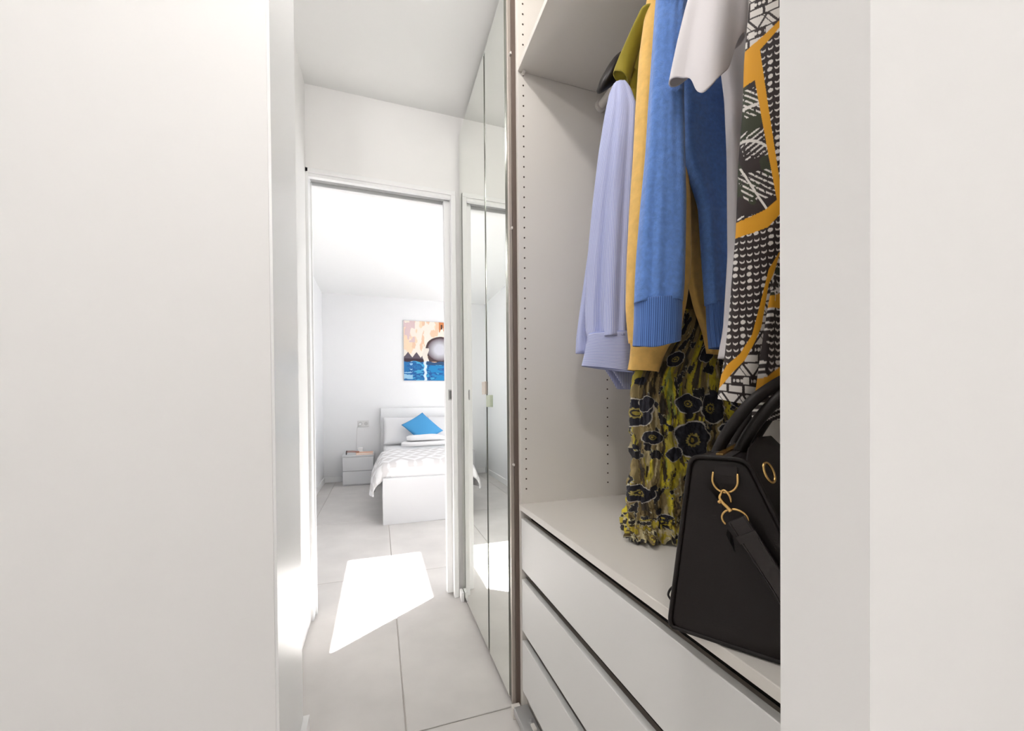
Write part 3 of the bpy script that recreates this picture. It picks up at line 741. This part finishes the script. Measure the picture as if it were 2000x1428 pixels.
# end tab, D-ring, clasp, ring, strap
put('ring_tab', ribbon([B(.073, -.001, .236), B(.073, -.003, .225), B(.073, -.002, .214)], bu, .026, .003), M_leather, bag)
def arc(c, ru, rw, a0, a1, v, n=12): return [B(c[0]+ru*math.cos(a), v, c[1]+rw*math.sin(a)) for a in np.linspace(a0, a1, n)]
dr = put('d_ring', curve_tube([B(.087, -.004, .228)]+arc((.073, .219), .0145, .016, 0, -math.pi, -.006)+[B(.059, -.004, .228)], .0016, 8, 3), M_gold, bag, True)
cl_ = put('clasp', curve_tube([B(.0685, -.0075, .200), B(.071, -.009, .206), B(.0755, -.010, .205), B(.0795, -.010, .199), B(.0805, -.009, .192)], [.0014, .0016, .0017, .0015, .0012], 8, 5), M_gold, bag, True)
put('clasp_arm', curve_tube([B(.0685, -.0075, .201), B(.0675, -.0085, .196), B(.0715, -.0095, .190), B(.077, -.010, .185), B(.0805, -.010, .181)], [.0016, .002, .0024, .0024, .0034], 8, 5), M_gold, cl_, True)
bm = bmesh.new(); bmesh.ops.create_uvsphere(bm, u_segments=12, v_segments=8, radius=.0026, matrix=Matrix.Translation(B(.0675, -.010, .191))); put('clasp_knob', bmesh_to(bm), M_gold, cl_, True)
put('strap_ring', curve_tube(arc((.0845, .1715), .0145, .012, math.radians(225), math.radians(-25), -.008, 14), .0016, 8, 3), M_gold, bag, True)
st = [B(.0865, -.009, .172), B(.092, -.009, .164), B(.108, -.008, .138), B(.13, -.008, .103), B(.155, -.008, .062), B(.178, -.002, .03), B(.20, .03, .022)]
M_strap = mat('smooth black strap leather', rgb(30, 22, 21), .30, spec=.5)
strap = put('shoulder_strap', ribbon(st, (bu*.8+bw*.55), .022, .004), M_strap, bag)
_wd = (bu*.83+bw*.56).normalized()
for sg_ in (-1, 1):
    put('strap_edge', curve_tube([p+_wd*(.0098*sg_)-bv*.002 for p in st], .0013, 8, 4), M_strap, strap, True)
put('strap_keeper', ribbon([B(.0965, -.0096, .156), B(.1015, -.0094, .148)], (bu*.8+bw*.55), .0245, .006), M_strap, bag)
put('feather_loop', curve_tube([B(.008, .004, .062), B(.002, .003, .055), B(-.001, .003, .046), B(.003, .004, .039)], .0016, 8, 4), M_black, bag, True)
put('side_ring', curve_tube([B(.1195+.0035*math.cos(a)+.004*math.sin(a), .010+.010*math.cos(a), .231-.012*math.sin(a)) for a in np.linspace(0, 2*np.pi, 14, endpoint=False)], .0016, 8, 3, closed=True), M_gold, bag, True)

# ------------------------------------------------------------------ bedroom: bed
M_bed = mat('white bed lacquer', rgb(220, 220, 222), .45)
M_linen = mat('white linen', rgb(232, 231, 232), .9, bump=.1, bscale=60)
bx0, bx1, by0, by1 = .025, 1.195, 3.44, 5.58
bed = empty('bed', ((bx0+bx1)/2, (by0+by1)/2, 0), 'white low bed frame with a plain foot board in the bedroom', 'bed')
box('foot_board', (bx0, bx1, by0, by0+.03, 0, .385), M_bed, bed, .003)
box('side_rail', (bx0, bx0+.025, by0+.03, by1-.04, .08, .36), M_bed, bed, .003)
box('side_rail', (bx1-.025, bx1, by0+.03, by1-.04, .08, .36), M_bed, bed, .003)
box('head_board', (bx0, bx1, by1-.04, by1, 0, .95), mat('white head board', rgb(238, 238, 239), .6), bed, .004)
box('mattress', (bx0+.03, bx1-.03, by0+.035, by1-.045, .22, .475), M_linen, bed, .04, 4)
# bedspread draped over the mattress
M_spread = mat('quilted bedspread', rgb(243, 242, 243), .9, bump=.1, bscale=80)
nt = M_spread.node_tree; b_ = nt.nodes['Principled BSDF']
uvn = nt.nodes.new('ShaderNodeUVMap'); sp = nt.nodes.new('ShaderNodeSeparateXYZ'); nt.links.new(uvn.outputs[0], sp.inputs[0])
def pp(inp, s):
    m_ = nt.nodes.new('ShaderNodeMath'); m_.operation = 'PINGPONG'; m_.inputs[1].default_value = s; nt.links.new(inp, m_.inputs[0]); return m_.outputs[0]
ad = nt.nodes.new('ShaderNodeMath'); ad.operation = 'ADD'; nt.links.new(pp(sp.outputs[0], .11), ad.inputs[0]); nt.links.new(pp(sp.outputs[1], .11), ad.inputs[1])
wv = nt.nodes.new('ShaderNodeMath'); wv.operation = 'MULTIPLY'; wv.inputs[1].default_value = 57; nt.links.new(ad.outputs[0], wv.inputs[0])
sn = nt.nodes.new('ShaderNodeMath'); sn.operation = 'SINE'; nt.links.new(wv.outputs[0], sn.inputs[0])
mr = nt.nodes.new('ShaderNodeMapRange'); mr.inputs['From Min'].default_value = -.3; mr.inputs['From Max'].default_value = .3; nt.links.new(sn.outputs[0], mr.inputs['Value'])
mx = nt.nodes.new('ShaderNodeMix'); mx.data_type = 'RGBA'; mx.inputs[6].default_value = rgb(212, 209, 209); mx.inputs[7].default_value = rgb(236, 235, 236)
nt.links.new(mr.outputs[0], mx.inputs['Factor']); nt.links.new(mx.outputs[2], b_.inputs['Base Color'])
prof = [(-.065, .235), (-.06, .30), (-.035, .38), (-.012, .44), (.03, .495), (.10, .512)]
prof = prof+[(x, .515) for x in np.linspace(.16, 1.06, 30)]+[(2*.61-x, z) for x, z in prof[::-1]]
px_, pz_ = np.array([p[0] for p in prof]), np.array([p[1] for p in prof])
s_ = np.concatenate([[0], np.cumsum(np.hypot(np.diff(px_), np.diff(pz_)))]); ss = np.linspace(0, s_[-1], 140)
PX, PZ = np.interp(ss, s_, px_), np.interp(ss, s_, pz_)
yv = np.concatenate([[3.475, 3.477, 3.482, 3.495, 3.52, 3.56], np.linspace(3.62, 4.45, 40)]); dz = np.concatenate([[-.125, -.10, -.07, -.035, -.012, -.003], np.zeros(40)])
P = np.zeros((len(yv), 140, 3)); UVs = np.zeros((len(yv), 140, 2))
for i, y in enumerate(yv):
    drape = np.clip((.47-PZ)/.22, 0, 1)
    P[i, :, 0] = PX+np.sign(PX-.61)*drape*.018*np.sin(y*23+1.2)
    P[i, :, 1] = y+drape*.0
    P[i, :, 2] = PZ+dz[i]*(1-drape)+.006*(fbm(PX*9, np.full(140, y*9), 2)-.45)
    out = drape > 0
    UVs[i, :, 0] = ss; UVs[i, :, 1] = (y-dz[i])*.62
spread = put('bedspread', grid_mesh(P, uv=UVs), M_spread, None, True)
s = spread.modifiers.new('thickness', 'SOLIDIFY'); s.thickness = .012; s.offset = -1
tag(spread, 'white bedspread with woven diamond pattern draped over the bed', 'bedspread')

def pillow(name, c, e1, e2, th, m, label, cat, group=None, k=26, pw=.45, pinch=.10):
    """square cushion: centre c, half side vectors e1 e2, thickness th"""
    c, e1, e2 = Vector(c), Vector(e1), Vector(e2); nn = e1.cross(e2).normalized(); bm = bmesh.new(); lay = {}
    for s in (1, -1):
        for i in range(k+1):
            for j in range(k+1):
                a, b = -1+2*i/k, -1+2*j/k; edge = i in (0, k) or j in (0, k)
                if s < 0 and edge: lay[(s, i, j)] = lay[(1, i, j)]; continue
                h = ((1-a*a)*(1-b*b))**pw
                pa, pb = a*(1-pinch*(1-b*b)*0-pinch*.5*(1-b*b)), b*(1-pinch*.5*(1-a*a))
                lay[(s, i, j)] = bm.verts.new(c+e1*pa+e2*pb+nn*(s*h*th))
        for i in range(k):
            for j in range(k):
                q = [lay[(s, i, j)], lay[(s, i+1, j)], lay[(s, i+1, j+1)], lay[(s, i, j+1)]]
                bm.faces.new(q if s > 0 else q[::-1])
    o = put(name, bmesh_to(bm), m, None, True); return tag(o, label, cat, group)
M_cush = mat('sky blue cushion cotton', rgb(72, 152, 206), .85, bump=.1, bscale=300)
pillow('pillow', (.33, 5.34, .66), (.28, 0, 0), (0, .10, .17), .07, M_linen, 'plump white pillow leaning on the head board by the nightstand', 'pillow', 'white bed pillows')
pillow('pillow', (.90, 5.34, .66), (.28, 0, 0), (0, .10, .17), .07, M_linen, 'plump white pillow on the bed side away from the nightstand', 'pillow', 'white bed pillows')
pillow('cushion', (.5255, 5.12, .700), (.1375, .085, .0735), (-.121, .09, .116), .05, M_cush, 'square sky blue cushion standing on its corner on the bed', 'cushion')
cush = bpy.data.objects['cushion']
# folded towels on the bedspread
M_towel = mat('white terry towel', rgb(238, 237, 238), .95, bump=.4, bscale=260)
def towel(x0, x1, y0, y1, z0, z1, label):
    nl = 2; bm = bmesh.new()
    n = 30; m = 40; h = (z1-z0)
    prof = []
    for t in np.linspace(0, 2*np.pi, n, endpoint=False):
        c, s = math.cos(t), math.sin(t); yy = (y0+y1)/2+(y1-y0)/2*math.copysign(abs(c)**.45, c); zz = (z0+z1)/2+h/2*math.copysign(abs(s)**.6, s); prof.append((yy, zz))
    P = np.zeros((m, n, 3))
    for i in range(m):
        t = -1+2*i/(m-1); e_ = max(.25, (1-abs(t)**8))**.5
        for k, (yy, zz) in enumerate(prof):
            P[i, k] = ((x0+x1)/2+(x1-x0)/2*t, (y0+y1)/2+(yy-(y0+y1)/2)*e_, z0+(zz-z0)*(.55+.45*e_)*(1-.12*t*t+.05*math.sin(4*t)))
    o = put('folded_towel', grid_mesh(P, True, (True, True)), M_towel, None, True); return tag(o, label, 'towel', 'folded towels on the bed')
towel(.24, .82, 4.50, 4.76, .522, .585, 'wide folded white towel lying at the bottom of the stack on the bedspread')
towel(.30, .72, 4.52, 4.75, .587, .65, 'smaller folded white towel on top of the stack on the bedspread')

# nightstand and what is on it
nx0, nx1, ny0, ny1, nz = -.425, -.065, 5.25, 5.585, .376
ns = empty('nightstand', ((nx0+nx1)/2, (ny0+ny1)/2, 0), 'small white nightstand with two handleless drawers beside the bed', 'nightstand')
box('body', (nx0, nx1, ny0+.018, ny1, 0, nz-.018), M_bed, ns)
box('top', (nx0-.004, nx1+.004, ny0-.002, ny1, nz-.018, nz), M_bed, ns, .002)
box('drawer', (nx0+.003, nx1-.003, ny0, ny0+.018, .186, nz-.022), M_bed, ns, .002)
box('drawer', (nx0+.003, nx1-.003, ny0, ny0+.018, .02, .180), M_bed, ns, .002)
bk = empty('book', (-.17, 5.36, nz), 'thin book with orange and pink cover on the nightstand', 'book')
box('cover', (-.27, -.07, 5.27, 5.42, nz, nz+.004), mat('orange cover', rgb(216, 150, 118), .6), bk)
box('pages', (-.268, -.072, 5.272, 5.418, nz+.004, nz+.020), mat('book pages', rgb(240, 228, 216), .8), bk)
box('cover', (-.27, -.07, 5.27, 5.42, nz+.020, nz+.024), mat('peach cover', rgb(232, 190, 166), .6), bk)
sg = empty('sunglasses', (-.36, 5.33, nz), 'sunglasses with dark lenses and brown temples lying on the nightstand', 'sunglasses')
M_lens = mat('dark lens', rgb(30, 26, 26), .15); M_temple = mat('brown acetate', rgb(150, 84, 52), .4)
for y in (5.30, 5.37):
    P = np.array([[[-.385+.006*d, y+.028*r*math.cos(t), nz+.026+.024*r*math.sin(t)] for t in np.linspace(0, 2*np.pi, 20, endpoint=False)] for r, d in ((.98, 0), (1, .3), (1, .9), (.98, 1.2))])
    put('lens', grid_mesh(P, True, (True, True)), M_lens, sg, True)
put('bridge', curve_tube([(-.383, 5.325, nz+.032), (-.386, 5.335, nz+.037), (-.383, 5.345, nz+.032)], .003, 8, 4), M_lens, sg, True)
for y in (5.275, 5.395):
    put('temple', curve_tube([(-.382, y, nz+.040), (-.32, y, nz+.038), (-.275, y, nz+.034), (-.235, y, nz+.030)], .004, 8, 4), M_temple, sg, True)
ch = empty('phone_charger', (-.225, 5.52, nz), 'small white charging block on the nightstand with a thin cable', 'charger')
box('block', (-.255, -.195, 5.49, 5.55, nz, nz+.065), M_white, ch, .006)
put('cable', curve_tube([(-.255, 5.53, nz+.02), (-.275, 5.55, nz+.05), (-.275, 5.585, nz+.18), (-.27, 5.588, nz+.29), (-.245, 5.585, .745)], .002, 6, 6), mat('grey cable', rgb(205, 203, 202), .6), ch, True)
sk = empty('wall_socket', (-.19, YBB, .70), 'white double wall socket above the nightstand', 'wall socket')
box('plate', (-.262, -.122, YBB-.008, YBB, .705, .788), mat('socket plastic', rgb(222, 221, 220), .5), sk, .002)
for x in (-.227, -.157):
    cyl('socket_well', (x, YBB-.0085, .7465), (x, YBB-.0075, .7465), .024, mat('socket well', rgb(198, 197, 196), .6), sk, 20)
box('plug', (-.245, -.215, YBB-.035, YBB-.0085, .728, .758), M_white, sk, .004)
# double socket low on the left

# painting on the back wall
def paint_col(s, t):
    """s 0..1 across, t 0..1 down; sea cave in watercolour"""
    c = np.zeros(s.shape+(3,)); c[:] = lin((236, 226, 214))
    n = fbm(s*5, t*3, 3); n2 = fbm(s*9, t*5, 11)
    over(c, n > .52, lin((240, 210, 180))); over(c, n2 > .62, lin((230, 194, 164)))
    over(c, (s < .26) & (t < .36) & (n2 > .40), lin((216, 190, 190)))
    over(c, (s > .82) & (t < .2) & (n2 > .45), lin((196, 120, 70))); over(c, (np.abs(s-.88) < .02) & (t > .04) & (t < .12), lin((84, 50, 40)))
    over(c, (t > .52+.12*np.abs(((s*5.2) % 1)-.5)*2*(.6+.4*n)) & (s < .47) & (t < .68), lin((92, 82, 92)))
    d = np.hypot((s-.84)/.34, (t-.47)/.22)+.10*(n2-.5)
    over(c, (d < 1) | ((s > .52) & (t > .60) & (t < .68)), lin((72, 52, 54)))
    inn = np.clip((.86-d)/.5, 0, 1)[..., None]
    c = np.where((d < .86)[..., None], lin((104, 88, 94))*(1-inn)+lin((204, 204, 212))*inn, c)
    over(c, (t > .63) & (t < .69) & (s < .45), lin((58, 40, 52)))
    over(c, (np.abs(s-.50-.02*np.sin(t*30)) < .06) & (t > .45) & (t < .70), lin((226, 218, 208)))
    sea = t > .68+.01*np.sin(s*20)
    w_ = fbm(s*6, t*26, 5); over(c, sea, lin((24, 108, 168))); over(c, sea & (w_ > .5), lin((18, 86, 150))); over(c, sea & (w_ > .60), lin((66, 160, 204))); over(c, sea & (s > .55) & (w_ < .44), lin((20, 128, 186)))
    over(c, sea & (t < .73) & (s > .5), lin((38, 74, 112)))
    over(c, sea & (s < .2) & (w_ > .56), lin((150, 196, 224)))
    over(c, sea & (np.abs(s-.49-.012*np.sin(t*60)) < .03), lin((206, 222, 238)))
    return c
p0, p1 = onY(788, 628, YBB-.02), onY(873, 744, YBB-.02)
px0, px1, pz1, pz0 = p0[0], p1[0], p0[2]+.015, p1[2]
pt = empty('painting', ((px0+px1)/2, YBB, pz0), 'unframed canvas painting of a sea cave over blue water above the bed', 'painting')
box('canvas', (px0, px1, YBB-.022, YBB, pz0, pz1), M_white, pt)
s_, t_ = np.meshgrid(np.linspace(0, 1, 170), np.linspace(0, 1, 230))
P = np.stack([px0+s_*(px1-px0), np.full(s_.shape, YBB-.0225), pz1+t_*(pz0-pz1)], -1)
put('painted_face', grid_mesh(P[:, ::-1], col=paint_col(s_, t_)[:, ::-1]), mat('watercolour', (1, 1, 1, 1), .7, attr=True), pt)
